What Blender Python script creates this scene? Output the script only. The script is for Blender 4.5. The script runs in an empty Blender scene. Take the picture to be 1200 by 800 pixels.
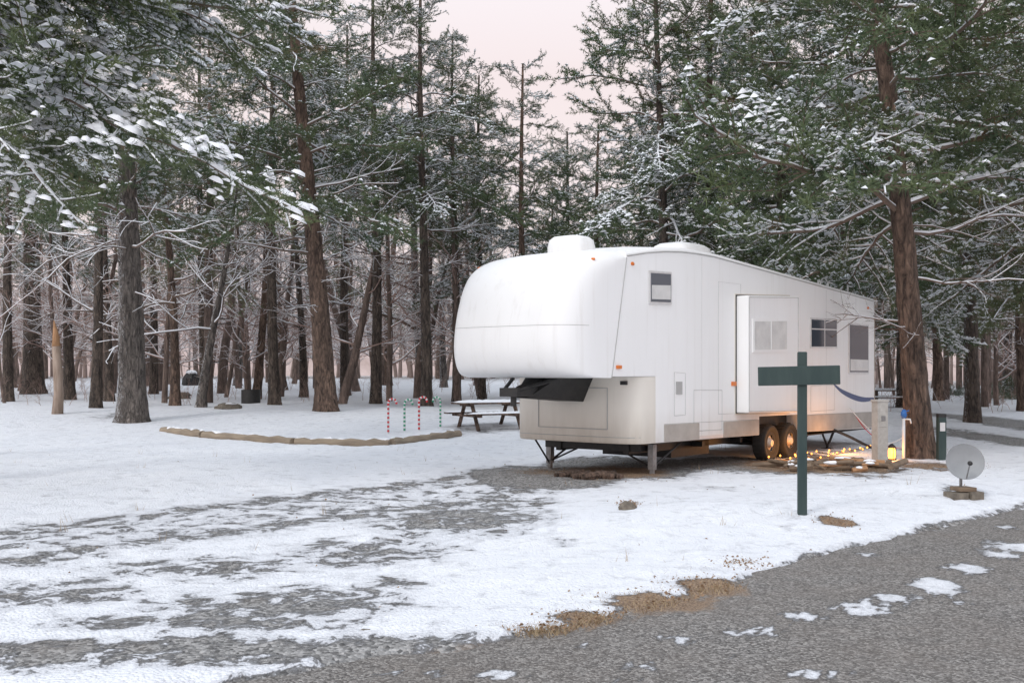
import bpy, math, random
import numpy as np
from mathutils import Vector, Matrix, noise as mnoise
random.seed(7); np.random.seed(7)
scene=bpy.context.scene
F=1200.0; HZ=437.0; EYE=1.65
# ------------------------------------------------------------------ materials
def newmat(name):
    m=bpy.data.materials.new(name); m.use_nodes=True
    nt=m.node_tree; b=nt.nodes['Principled BSDF']; return m,nt,b
def mixc(nt,fac,a,b,mode='MIX'):
    n=nt.nodes.new('ShaderNodeMix'); n.data_type='RGBA'; n.blend_type=mode
    for i,v in ((0,fac),(6,a),(7,b)):
        if hasattr(v,'is_output'): nt.links.new(v,n.inputs[i])
        else: n.inputs[i].default_value=v if i==0 else (tuple(v)+(1,) if len(v)==3 else v)
    return n.outputs[2]
def ramp(nt,src,p0,p1):
    n=nt.nodes.new('ShaderNodeMapRange'); n.inputs[1].default_value=p0; n.inputs[2].default_value=p1
    nt.links.new(src,n.inputs[0]); return n.outputs[0]
def noise(nt,scale,detail=4,rough=.55,vec=None,dist=0):
    n=nt.nodes.new('ShaderNodeTexNoise'); n.inputs['Scale'].default_value=scale
    n.inputs['Detail'].default_value=detail; n.inputs['Roughness'].default_value=rough; n.inputs['Distortion'].default_value=dist
    if vec is not None: nt.links.new(vec,n.inputs['Vector'])
    return n.outputs['Fac']
def objco(nt,scale=(1,1,1)):
    tc=nt.nodes.new('ShaderNodeTexCoord'); mp=nt.nodes.new('ShaderNodeMapping')
    mp.inputs['Scale'].default_value=scale; nt.links.new(tc.outputs['Object'],mp.inputs['Vector']); return mp.outputs[0]
def bump(nt,b,h,strength=.3,dist=.02):
    n=nt.nodes.new('ShaderNodeBump'); n.inputs['Strength'].default_value=strength; n.inputs['Distance'].default_value=dist
    nt.links.new(h,n.inputs['Height']); nt.links.new(n.outputs[0],b.inputs['Normal'])
def math2(nt,op,a,b_,c=None):
    n=nt.nodes.new('ShaderNodeMath'); n.operation=op
    for i,v in enumerate((a,b_,c)):
        if v is None: continue
        if hasattr(v,'is_output'): nt.links.new(v,n.inputs[i])
        else: n.inputs[i].default_value=v
    return n.outputs[0]
def simple(name,c1,c2=None,rough=.6,scale=8,metal=0,b_str=.1,stretch=(1,1,1),detail=5):
    m,nt,b=newmat(name); c2=c2 or tuple(v*.8 for v in c1)
    v=objco(nt,stretch); f=noise(nt,scale,detail,.6,v)
    nt.links.new(mixc(nt,ramp(nt,f,.3,.7),c1,c2),b.inputs['Base Color'])
    b.inputs['Roughness'].default_value=rough; b.inputs['Metallic'].default_value=metal
    if b_str: bump(nt,b,f,b_str,.01)
    return m
def barkmat(name,c1,c2,snow=.0,sc=1.0):
    m,nt,b=newmat(name); v=objco(nt,(1,1,.26))
    f=noise(nt,11*sc,7,.72,v,.8); g=noise(nt,2.0*sc,3,.5,v)
    vo=nt.nodes.new('ShaderNodeTexVoronoi'); vo.feature='DISTANCE_TO_EDGE'; vo.inputs['Scale'].default_value=9*sc
    wp=nt.nodes.new('ShaderNodeMix'); wp.data_type='VECTOR'; wp.inputs[0].default_value=.08; nt.links.new(v,wp.inputs[4])
    nz=nt.nodes.new('ShaderNodeTexNoise'); nz.inputs['Scale'].default_value=6; nt.links.new(v,nz.inputs['Vector']); nt.links.new(nz.outputs['Color'],wp.inputs[5])
    nt.links.new(wp.outputs[1],vo.inputs['Vector'])
    crack=ramp(nt,vo.outputs['Distance'],.0,.14)
    hh=math2(nt,'MULTIPLY',math2(nt,'MULTIPLY_ADD',crack,.6,.4),ramp(nt,f,.36,.64))
    col=mixc(nt,hh,c1,c2)
    col=mixc(nt,math2(nt,'MULTIPLY',ramp(nt,g,.4,.75),hh),col,tuple(min(1,x*1.5) for x in c2))
    if snow:
        geo=nt.nodes.new('ShaderNodeNewGeometry'); dp=nt.nodes.new('ShaderNodeVectorMath'); dp.operation='DOT_PRODUCT'
        nt.links.new(geo.outputs['Normal'],dp.inputs[0]); dp.inputs[1].default_value=(-.85,-.1,.45)
        s=noise(nt,30,6,.75,objco(nt,(1,1,.35)))
        mu=math2(nt,'MULTIPLY_ADD',dp.outputs['Value'],.2,s)
        col=mixc(nt,ramp(nt,mu,.74-snow*.1,.80-snow*.1),col,(.66,.66,.67))
    nt.links.new(col,b.inputs['Base Color']); b.inputs['Roughness'].default_value=.9
    bump(nt,b,hh,1.0,.07); return m
M={}
M['bark']=barkmat('pine_bark',(.028,.023,.02),(.25,.215,.19),snow=.8)
M['bark_red']=barkmat('pine_bark_reddish',(.028,.018,.014),(.29,.195,.145),snow=.0)
M['bark_dark']=barkmat('bark_dark',(.024,.019,.016),(.19,.145,.115),snow=.1)
M['bark_far_haze']=barkmat('bark_far_haze',(.10,.075,.062),(.28,.205,.17),snow=0,sc=.6)  # paler, warmer bark: distance haze painted into the colour
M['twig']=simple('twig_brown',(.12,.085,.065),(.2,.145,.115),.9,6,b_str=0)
M['twig_far_haze']=simple('twig_far_haze',(.30,.20,.165),(.40,.28,.24),.9,2,b_str=0)  # twigs lightened and pinked, so the haze sits in the colour
M['bark_haze']=simple('bark_farther_haze',(.28,.215,.19),(.38,.30,.27),.9,2,b_str=0)  # stronger fade: aerial haze baked into the bark tone
M['twig_haze']=simple('twig_farther_haze',(.46,.34,.30),(.54,.42,.38),.9,2,b_str=0)  # pink aerial haze baked into the twig tone
def needlemat(name,a,b_,c,brown):
    m,nt,b=newmat(name); oi=nt.nodes.new('ShaderNodeObjectInfo'); geo=nt.nodes.new('ShaderNodeNewGeometry')
    n=noise(nt,1.1,3,.6,geo.outputs['Position']); n2=noise(nt,.9,2,.6,objco(nt))
    col=mixc(nt,ramp(nt,n,.35,.65),a,b_)
    col=mixc(nt,ramp(nt,oi.outputs['Random'],.3,1.4),col,c)
    col=mixc(nt,ramp(nt,n2,.66,.74),col,brown)
    nt.links.new(col,b.inputs['Base Color']); b.inputs['Roughness'].default_value=.6
    return m
M['needle']=needlemat('pine_needles',(.05,.09,.045),(.11,.145,.06),(.14,.14,.055),(.17,.10,.05))
M['needle_far_haze']=needlemat('pine_needles_far_haze',(.12,.145,.09),(.19,.20,.12),(.22,.19,.11),(.24,.17,.11))  # greens paled to carry distance haze in the base colour
M['needle_haze']=needlemat('pine_needles_farther_haze',(.25,.26,.19),(.32,.31,.23),(.34,.29,.21),(.34,.27,.2))  # washed-out greens: heavier haze painted into the needles
def snowmat(name):
    m,nt,b=newmat(name); b.inputs['Base Color'].default_value=(.88,.895,.93,1); b.inputs['Roughness'].default_value=.65
    return m
M['snow']=snowmat('snow_cap')
def setmats(me,names):
    for n in names: me.materials.append(M[n])
# ------------------------------------------------------------------ mesh builder
class MB:
    def __init__(s): s.v=[];s.f=[];s.m=[];s.n=0
    def add(s,verts,faces,mi=0):
        verts=np.asarray(verts,float).reshape(-1,3); s.v.append(verts)
        o=s.n
        for f in faces: s.f.append([i+o for i in f])
        s.m+= [mi]*len(faces); s.n+=len(verts)
    def box(s,x0,x1,y0,y1,z0,z1,mi=0,mat=None):
        v=[(x,y,z) for x in(x0,x1) for y in(y0,y1) for z in(z0,z1)]
        if mat is not None: v=[tuple(mat@Vector(p)) for p in v]
        s.add(v,[(0,1,3,2),(4,6,7,5),(0,4,5,1),(2,3,7,6),(0,2,6,4),(1,5,7,3)],mi)
    def tube(s,pts,rad,sides=6,mi=0,cap=True):
        pts=np.asarray(pts,float); n=len(pts)
        if np.isscalar(rad): rad=[rad]*n
        T=np.gradient(pts,axis=0); T/= (np.linalg.norm(T,axis=1,keepdims=True)+1e-9)
        ref=np.array([0,0,1.]) if abs(T[0][2])<.9 else np.array([1.,0,0])
        V=[]
        u=np.cross(T[0],ref); u/=np.linalg.norm(u)
        a=np.linspace(0,2*np.pi,sides,endpoint=False)
        for i in range(n):
            u=u-T[i]*np.dot(u,T[i]); u/=np.linalg.norm(u)+1e-9; w=np.cross(T[i],u)
            V.append(pts[i]+rad[i]*(np.outer(np.cos(a),u)+np.outer(np.sin(a),w)))
        fs=[]
        for i in range(n-1):
            for j in range(sides):
                k=(j+1)%sides; fs.append((i*sides+j,i*sides+k,(i+1)*sides+k,(i+1)*sides+j))
        if cap:
            fs.append(tuple(range(sides))[::-1]); fs.append(tuple((n-1)*sides+j for j in range(sides)))
        s.add(np.vstack(V),fs,mi)
    def lathe(s,prof,sides,mat,mi=0):
        V=[];fs=[]
        for r,h in prof:
            for j in range(sides):
                a=2*math.pi*j/sides; V.append(tuple(mat@Vector((r*math.cos(a),r*math.sin(a),h))))
        for i in range(len(prof)-1):
            for j in range(sides):
                k=(j+1)%sides; fs.append((i*sides+j,i*sides+k,(i+1)*sides+k,(i+1)*sides+j))
        s.add(V,fs,mi)
    def blob(s,c,r,mi=0,seg=8,rings=5,jit=.15,seed=0):
        rnd=random.Random(seed); V=[];fs=[]
        for i in range(rings+1):
            ph=math.pi*i/rings
            for j in range(seg):
                a=2*math.pi*j/seg; q=1+rnd.uniform(-jit,jit) if 0<i<rings else 1
                V.append((c[0]+r[0]*q*math.sin(ph)*math.cos(a),c[1]+r[1]*q*math.sin(ph)*math.sin(a),c[2]+r[2]*q*math.cos(ph)))
        for i in range(rings):
            for j in range(seg):
                k=(j+1)%seg; fs.append((i*seg+j,(i+1)*seg+j,(i+1)*seg+k,i*seg+k))
        s.add(V,fs,mi)
    def mesh(s,name,mats,smooth=True,angle=None):
        me=bpy.data.meshes.new(name)
        V=np.vstack(s.v)
        me.from_pydata(V.tolist(),[],s.f); setmats(me,mats)
        me.polygons.foreach_set('material_index',s.m)
        me.polygons.foreach_set('use_smooth',[smooth]*len(s.f))
        me.validate(); me.update()
        if smooth and angle:
            me.set_sharp_from_angle(angle=math.radians(angle))
        return me
def pack(mb):
    V=np.vstack(mb.v); L=np.fromiter((i for f in mb.f for i in f),dtype=np.int32); C=np.array([len(f) for f in mb.f],dtype=np.int32)
    return V,L,C,np.array(mb.m,dtype=np.int32)
def merge(name,items,mats,smooth=True):
    Vs=[];Ls=[];Cs=[];Ms=[];o=0
    for (V,L,C,Mi),R in items:
        Vs.append(V@R[:3,:3].T+R[:3,3]); Ls.append(L+o); Cs.append(C); Ms.append(Mi); o+=len(V)
    V=np.vstack(Vs).astype(np.float32); L=np.concatenate(Ls); C=np.concatenate(Cs); Mi=np.concatenate(Ms)
    me=bpy.data.meshes.new(name); me.vertices.add(len(V)); me.vertices.foreach_set('co',V.ravel())
    me.loops.add(len(L)); me.loops.foreach_set('vertex_index',L.astype(np.int32))
    me.polygons.add(len(C)); st=np.concatenate([[0],np.cumsum(C)[:-1]]).astype(np.int32)
    me.polygons.foreach_set('loop_start',st); me.polygons.foreach_set('loop_total',C)
    setmats(me,mats); me.polygons.foreach_set('material_index',Mi); me.polygons.foreach_set('use_smooth',np.full(len(C),smooth))
    me.update(calc_edges=True); return me
def xf(loc,rx=0,ry=0,rz=0,sc=(1,1,1)):
    if np.isscalar(sc): sc=(sc,sc,sc)
    m=Matrix.Translation(loc)@Matrix.Rotation(rz,4,'Z')@Matrix.Rotation(ry,4,'Y')@Matrix.Rotation(rx,4,'X')@Matrix.Diagonal((sc[0],sc[1],sc[2],1))
    return np.array(m)
def obj(name,me,parent=None,loc=(0,0,0),rot=(0,0,0),sc=(1,1,1)):
    o=bpy.data.objects.new(name,me); scene.collection.objects.link(o)
    o.location=loc; o.rotation_euler=rot; o.scale=sc
    if parent: o.parent=parent
    return o
def empty(name,loc=(0,0,0),rot=(0,0,0)):
    o=obj(name,None,None,loc,rot); o.empty_display_size=.3; return o
# ------------------------------------------------------------------ terrain
TH=math.atan2(.77,.64); OX,OY=1.6,15.2; U=(math.cos(TH),math.sin(TH)); Wd=(-math.sin(TH),math.cos(TH))
def sm(a): a=max(0,min(1,a)); return a*a*(3-2*a)
EDGE=[(-30,-4),(-12,0),(-5,3.4),(-2.8,4.6),(-.75,5.75),(0,6.25),(.51,6.7),(1.64,7.8),(2.65,9.05),(3.81,10.15),(6.2,12.4),(10,15.4),(20,21.5),(60,40)]
EX=[p[0] for p in EDGE]; EY=[p[1] for p in EDGE]
def edge(x): return float(np.interp(x,EX,EY))
def base_h(x,y):
    k=.45+.55*(1-sm((x-2)/8))
    h=k*(.42*sm((y-25)/9)+.8*sm((y-36)/45))
    h+=.13*math.exp(-((x-2.6)/2.2)**2-((y-11.6-.25*(x-2.6))/1.1)**2)
    h+=.16*math.exp(-((x-5.6)/1.0)**2-((y-13.6)/.8)**2)
    h+=.10*math.exp(-((x+6)/3.5)**2-((y-16)/3)**2)
    return h
def H(x,y):
    h=base_h(x,y)
    d=y-edge(x)
    if y<60:
        nz=mnoise.noise(Vector((x*.35,y*.35,0)))*.06+mnoise.noise(Vector((x*1.3,y*1.3,3)))*.022
        h+=nz*sm(d/1.5)*(1 if y>13 else .8)
    return h
def world(px,py):
    q=(px-600)/F; sl=(py-HZ)/F; y=4.0
    while y<300:
        if EYE-sl*y<=H(q*y,y): break
        y+=.04 if y<40 else .2
    return q*y,y
def at(px,y): return (px-600)/F*y
def axis(lo,hi,d0,d1,step,g=1.12):
    a=list(np.arange(d0,d1+1e-6,step)); s=step
    while a[-1]<hi: s*=g; a.append(a[-1]+s)
    s=step
    while a[0]>lo: s*=g; a.insert(0,a[0]-s)
    return np.array(a)
def W2(px,py): 
    y=EYE*F/(py-HZ); return ((px-600)/F*y,y)
def ell(px,py,rx,ry,s):
    x,y=W2(px,py); x1,_=W2(px+rx,py); ya=W2(px,py-ry)[1]; yb=W2(px,py+ry)[1]
    return (x,y,abs(x1-x),abs(ya-yb)/2,s)
BARE=[ell(*e) for e in [(540,612,150,26,.55),(430,650,150,26,.50),(600,590,90,12,.5),(240,670,190,22,.49),(60,700,160,24,.50),(330,712,230,34,.51),(60,772,190,26,.57),(250,768,240,26,.57),(440,768,160,26,.60),(560,755,70,12,.56),(230,735,240,18,.53),
      (640,560,100,16,.85),(720,550,90,14,.95),(850,545,90,9,.8),(900,552,80,9,.6),(985,545,70,14,.68),(660,640,40,10,.4),(980,620,22,5,.75),(1165,500,45,16,.68),(1190,518,50,16,.72),(1150,478,70,4,.4),
      (735,597,12,5,.5),(1130,588,34,6,.55),(300,600,160,14,.38),(450,690,80,22,.47),(120,620,120,12,.36),(600,665,80,12,.32),(1010,560,60,7,.5),(900,600,30,5,.4),(560,508,60,5,.45),(300,480,60,4,.42),(840,575,60,6,.42),(140,500,50,4,.45),(383,487,30,3,.5),(1080,545,40,5,.6)]]
DIRT=[ell(*e) for e in [(830,690,45,9,1.0),(770,708,70,10,1.0),(690,728,50,7,.8),(640,742,50,5,.6),(980,620,22,5,1.),(720,556,60,10,.75),(640,556,50,8,.4),(960,548,80,12,.9),(1090,550,60,6,.8),(735,597,12,5,.8),(870,664,30,6,.3)]]
RSNOW=[ell(*e) for e in [(580,792,38,8,.8),(683,757,24,5,.8),(793,749,32,7,.8),(755,779,30,5,.75),(885,741,44,7,.8),(935,723,36,8,.85),(1010,714,40,8,.9),(1055,702,44,7,.8),(1098,686,30,9,1),(1135,666,32,8,.8),(1175,650,34,7,.75),(1190,640,44,8,.75),(960,790,66,8,.72),(720,795,44,5,.65),(1190,690,16,3,.6),(870,770,24,3,.6),(1060,740,54,5,.5),(470,790,70,8,.62),(1020,650,34,4,.6),(1180,618,34,4,.6),(1120,705,50,5,.5),(840,792,40,5,.5),(1150,760,60,6,.4)]]
def gsum(L,x,y):
    r=np.zeros_like(x)
    for cx,cy,rx,ry,s in L: r=np.maximum(r,s*np.exp(-(((x-cx)/rx)**2+((y-cy)/ry)**2)**1.3*.7))
    return r
def groundmat(name,road):
    m,nt,b=newmat(name)
    geo=nt.nodes.new('ShaderNodeNewGeometry'); P=geo.outputs['Position']
    at_=nt.nodes.new('ShaderNodeAttribute'); at_.attribute_name='bare'
    dr=nt.nodes.new('ShaderNodeAttribute'); dr.attribute_name='dirt'
    n1=noise(nt,3.6,12,.74,P,.4); n2=noise(nt,.8,3,.5,P)
    vor=nt.nodes.new('ShaderNodeTexVoronoi'); vor.inputs['Scale'].default_value=42 if not road else 65; nt.links.new(P,vor.inputs['Vector'])
    vs=nt.nodes.new('ShaderNodeSeparateColor'); nt.links.new(vor.outputs['Color'],vs.inputs[0])
    big=noise(nt,1.2,6,.65,P); fine=noise(nt,55,6,.75,P)
    if road:
        c=mixc(nt,math2(nt,'POWER',vs.outputs[0],1.6),(.085,.078,.072),(.48,.455,.43)); c=mixc(nt,math2(nt,'MULTIPLY',ramp(nt,big,.36,.66),.5),c,(.23,.20,.175)); c=mixc(nt,ramp(nt,fine,.50,.75),c,(.05,.046,.043))
        mid=noise(nt,5,6,.75,P); c=mixc(nt,math2(nt,'MULTIPLY',ramp(nt,mid,.54,.72),.7),c,(.085,.078,.072))
    else:
        c=mixc(nt,vs.outputs[0],(.09,.088,.085),(.46,.45,.44)); c=mixc(nt,ramp(nt,big,.5,.85),c,(.18,.155,.135))
    dirt=mixc(nt,ramp(nt,fine,.38,.62),(.11,.065,.04),(.42,.30,.20))
    dm=math2(nt,'ADD',dr.outputs['Fac'],math2(nt,'MULTIPLY_ADD',n1,.9,-.45))
    c=mixc(nt,ramp(nt,dm,.25,.5),c,dirt)
    sub=math2(nt,'SUBTRACT',at_.outputs['Fac'],n1)
    msk=ramp(nt,sub,-.035,.035)
    thin=ramp(nt,sub,-.19,-.01)
    sn=mixc(nt,ramp(nt,n2,.3,.7),(.82,.84,.885),(.87,.885,.92))
    sn=mixc(nt,thin,sn,(.57,.58,.61))
    col=mixc(nt,msk,sn,c)
    if not road:
        fl=noise(nt,14,6,.8,P); col=mixc(nt,ramp(nt,fl,.73,.77),col,(.3,.25,.2))
    nt.links.new(col,b.inputs['Base Color'])
    if road: 
        rr_=nt.nodes.new('ShaderNodeMapRange'); rr_.inputs[1].default_value=.3; rr_.inputs[2].default_value=.7; rr_.inputs[3].default_value=.5; rr_.inputs[4].default_value=.85; nt.links.new(big,rr_.inputs[0]); nt.links.new(rr_.outputs[0],b.inputs['Roughness'])
    else: b.inputs['Roughness'].default_value=.75
    lum=noise(nt,5,7,.62,P)
    h=math2(nt,'MULTIPLY_ADD',vor.outputs['Distance'],-.3,lum); h=math2(nt,'MULTIPLY_ADD',msk,-.9,h)
    bump(nt,b,h,.95,.06)
    return m
M['ground']=groundmat('snow_and_gravel',False); M['road']=groundmat('wet_asphalt',True)
def sheet(name,xs,ys,hf,mat,baref,dirtf):
    X,Y=np.meshgrid(xs,ys); Z=hf(X,Y); n=len(xs); m=len(ys)
    V=np.stack([X.ravel(),Y.ravel(),Z.ravel()],1)
    i=np.arange((m-1)*(n-1)); r=i//(n-1); c=i%(n-1); a=r*n+c
    Fc=np.stack([a,a+1,a+n+1,a+n],1)
    me=bpy.data.meshes.new(name); me.from_pydata(V.tolist(),[],Fc.tolist()); me.materials.append(M[mat])
    me.polygons.foreach_set('use_smooth',[True]*len(Fc))
    for nm,arr in(('bare',baref(X,Y)),('dirt',dirtf(X,Y))):
        at_=me.attributes.new(nm,'FLOAT','POINT'); at_.data.foreach_set('value',arr.ravel().astype(np.float32))
    me.update(); return obj(name,me)
# footprints trodden around the camp side
rf=random.Random(77); FOOT=[]
for (x0,y0,x1,y1) in ((-1.5,9.5,-.6,14.5),(-5.5,12,-1.5,17.5),(-1.6,18.5,-1.0,26),(4.0,12.6,6.2,15.5),(1.2,10.2,4.8,13.2),(-7,20,-2,24)):
    L=math.hypot(x1-x0,y1-y0); n=int(L/.38)
    for i in range(n):
        s=i/n; sd=1 if i%2 else -1; nx,ny=-(y1-y0)/L,(x1-x0)/L
        FOOT.append((x0+(x1-x0)*s+nx*.12*sd+rf.uniform(-.05,.05)+.3*math.sin(s*5),y0+(y1-y0)*s+ny*.12*sd+rf.uniform(-.05,.05)))
FA=np.array(FOOT)
def gh(X,Y):
    Z=np.zeros_like(X)
    for i in range(X.shape[0]):
        for j in range(X.shape[1]):
            x=X[i,j]; y=Y[i,j]; e=edge(x)
            if y<60:
                e+= .18*mnoise.noise(Vector((x*1.7,y*1.7,9)))+.10*mnoise.noise(Vector((x*5,y*5,2)))
            d=y-e
            z=H(x,y)
            if y<26: z+=.026*abs(mnoise.noise(Vector((x*3.2,y*3.2,5))))+.010*mnoise.noise(Vector((x*8,y*8,1)))
            if y<e+2 and y>e-9:
                t=sm((d+.05)/.3); z=z+ .03*t-.03*(1-t)
            else: z+=.03
            Z[i,j]=z
    for fx,fy in FOOT:
        m=(abs(X-fx)<.4)&(abs(Y-fy)<.4); 
        Z[m]-=.045*np.exp(-(((X[m]-fx)/.09)**2+((Y[m]-fy)/.13)**2))
    return Z
def gbare(X,Y):
    b=gsum(BARE,X,Y)
    far=np.clip((Y-40)/40,0,1)*.49
    base=.29+0*X
    T=(X-OX)*U[0]+(Y-OY)*U[1]; Wt=(X-OX)*Wd[0]+(Y-OY)*Wd[1]
    along=np.clip((T+16)/3,0,1)*np.clip((1.0-T)/2,0,1)
    drive=along*(.42*np.exp(-((Wt-1.2)/2.0)**4)+.09*np.exp(-((Wt-.3)/.28)**2)+.09*np.exp(-((Wt-2.15)/.28)**2))
    E=np.interp(X,EX,EY); ed=.62*np.exp(-((Y-E)/.3)**2)*(np.interp(X,[-3,0,3,8],[1,1,.85,.85]))
    return np.maximum.reduce([b,far,ed,base,drive])
def gdirt(X,Y):
    E=np.interp(X,EX,EY); far=np.clip((Y-42)/20,0,1)
    return np.maximum(np.maximum(gsum(DIRT,X,Y),far),.34*np.exp(-((Y-E)/.25)**2)*(X>-.5))
def gbare2(X,Y): 
    return np.maximum(gbare(X,Y), .66*gsum(DIRT,X,Y)+.08*(gsum(DIRT,X,Y)>.35))
xs=axis(-300,300,-9,11,.085); ys=axis(-30,420,4.2,22,.085,1.1)
sheet('ground',xs,ys,gh,'ground',gbare2,gdirt)
def make_road():
    xr=axis(-60,60,-4,9,.12,1.15); sr=np.concatenate([np.arange(-7.5,.61,.12)])
    X,S=np.meshgrid(xr,sr); Y=np.interp(X,EX,EY)+S
    V=np.stack([X.ravel(),Y.ravel(),np.full(X.size,.004)],1); n=len(xr); m=len(sr)
    i=np.arange((m-1)*(n-1)); r=i//(n-1); c=i%(n-1); a=r*n+c
    Fc=np.stack([a,a+1,a+n+1,a+n],1)
    me=bpy.data.meshes.new('road'); me.from_pydata(V.tolist(),[],Fc.tolist()); me.materials.append(M['road'])
    b=.82-gsum(RSNOW,X,Y)*.60
    for nm,arr in(('bare',b),('dirt',gsum(DIRT,X,Y)*.75)):
        at_=me.attributes.new(nm,'FLOAT','POINT'); at_.data.foreach_set('value',arr.ravel().astype(np.float32))
    obj('road',me)
make_road()
# ------------------------------------------------------------------ pine foliage
def unit(v): return v/(np.linalg.norm(v,axis=-1,keepdims=True)+1e-9)
def add_needles(mb,P,D,k,ln,wd,rng,mi):
    P=np.repeat(P,k,0); D=np.repeat(D,k,0); n=len(P)
    d=unit(D*.45+rng.normal(0,.6,(n,3))+np.array([0,0,.12])); L=ln*rng.uniform(.7,1.25,(n,1))
    s=unit(np.cross(d,rng.normal(0,1,(n,3))))*wd
    V=np.stack([P+s,P-s,P+d*L],1).reshape(-1,3)
    o=mb.n; mb.v.append(V); mb.n+=len(V)
    mb.f+= (np.arange(n*3).reshape(-1,3)+o).tolist(); mb.m+=[mi]*n
def lumps(mb,P,R,rng,mi,hi=False):
    pent=np.array([(1,0),(.31,.95),(-.81,.59),(-.81,-.59),(.31,-.95)])
    if hi:
        base=np.vstack([np.c_[pent,np.full(5,-.25)],np.c_[pent*.72,np.full(5,.62)],[[0,0,1]]])
        tr=[(i,(i+1)%5,5+(i+1)%5) for i in range(5)]+[(i,5+(i+1)%5,5+i) for i in range(5)]+[(5+i,5+(i+1)%5,10) for i in range(5)]; nv=11
    else:
        base=np.vstack([np.c_[pent,np.full(5,-.3)],[[0,0,1]]]); tr=[(i,(i+1)%5,5) for i in range(5)]; nv=6
    n=len(P); S=np.stack([R*rng.uniform(.8,1.5,n),R*rng.uniform(.7,1.2,n),R*rng.uniform(.45,.7,n)],1)
    V=(P[:,None,:]+base[None]*S[:,None,:]*rng.uniform(.8,1.2,(n,nv,1))); o=mb.n
    mb.v.append(V.reshape(-1,3)); mb.n+=n*nv
    T=(np.array(tr)[None]+ (np.arange(n)*nv)[:,None,None]+o).reshape(-1,3)
    mb.f+=T.tolist(); mb.m+=[mi]*len(T)
def path(p0,d,L,n,rng,wob=.05,droop=0.):
    pts=[np.array(p0,float)]; d=unit(np.array(d,float))
    for i in range(n):
        d=unit(d+rng.normal(0,wob,3)+np.array([0,0,-droop])); pts.append(pts[-1]+d*L/n)
    return np.array(pts)
def pine_branch(mb,seed,L=3.0,snow=.4,k=8,ln=.115,wd=.0095,step=.095,twigs=True,TL=1.0,r0=.036,lump=1.0,hi=False):
    rng=np.random.default_rng(seed)
    main=path((0,0,0),(1,0,.22),L,12,rng,.12,.035)
    rr=np.linspace(r0,.008,13); mb.tube(main,rr,5,0,False)
    if snow>.2: mb.tube(main+np.array([0,0,.022])+rng.normal(0,.004,main.shape),rr*.8+.012*snow,5,2,False)
    TP=[];TD=[]
    s=.14; sd=1
    while s<1.0:
        i=min(11,int(s*12)); fr=s*12-i; p=main[i]*(1-fr)+main[i+1]*fr; ax=unit(main[i+1]-main[i])
        l=TL*(1.2*(1.1-s)**.7*min(1,s*3.2)+.2)*rng.uniform(.5,1.3)
        an=math.radians(rng.uniform(30,75))*sd
        d=np.array([ax[0]*math.cos(an)-ax[1]*math.sin(an),ax[0]*math.sin(an)+ax[1]*math.cos(an),ax[2]+rng.normal(.12,.26)])
        tp=path(p,d,l,5,rng,.14,.02)
        if twigs: mb.tube(tp,np.linspace(.012,.004,6),3,0,False)
        if snow>.45 and twigs: mb.tube(tp+np.array([0,0,.012]),np.linspace(.018,.012,6),4,2,False)
        for q in np.arange(.22,1.01,step/l):
            q=min(q,.999); j=int(q*5); f2=q*5-j; pp=tp[j]*(1-f2)+tp[j+1]*f2; dd=unit(tp[j+1]-tp[j])
            TP.append(pp);TD.append(dd)
            if rng.random()<.6:
                sa=math.radians(rng.uniform(35,70))*rng.choice([-1,1]); l2=rng.uniform(.14,.40)
                d2=np.array([dd[0]*math.cos(sa)-dd[1]*math.sin(sa),dd[0]*math.sin(sa)+dd[1]*math.cos(sa),dd[2]+rng.normal(.2,.35)]); d2=unit(d2)
                for w in np.arange(.08,l2,step): TP.append(pp+d2*w);TD.append(d2)
        s+=rng.uniform(.03,.06)*3.0/L; sd*=-1
    for q in np.arange(.75,1,.03): 
        j=int(q*12); TP.append(main[j]);TD.append(unit(main[j+1]-main[j]))
    TP=np.array(TP);TD=np.array(TD)
    add_needles(mb,TP,TD,k,ln,wd,rng,1)
    ph=rng.uniform(0,10,3)
    patch=np.array([mnoise.noise(Vector((p[0]*1.6+ph[0],p[1]*1.6+ph[1],ph[2]))) for p in TP])
    keep=rng.random(len(TP))<np.clip(snow*(.75+1.8*patch),0,1)
    SPp=TP[keep]+TD[keep]*.03+np.array([0,0,.035]); lumps(mb,SPp,lump*.05*(.75+snow*.8)*rng.uniform(.5,1.3,len(SPp)),rng,2,hi)
def mk(seed,*a,**k):
    mb=MB(); pine_branch(mb,seed,*a,**k); return pack(mb)
br_h=[mk(100+i,3.0,.62) for i in range(5)]
br_l=[mk(200+i,3.0,.24,8,.125,.0105) for i in range(6)]
br_big=[mk(250+i,6.2,.62,11,.11,.0072,.075,True,1.35,.055,1.0,True) for i in range(3)]
PM=['twig','needle','snow']
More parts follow.
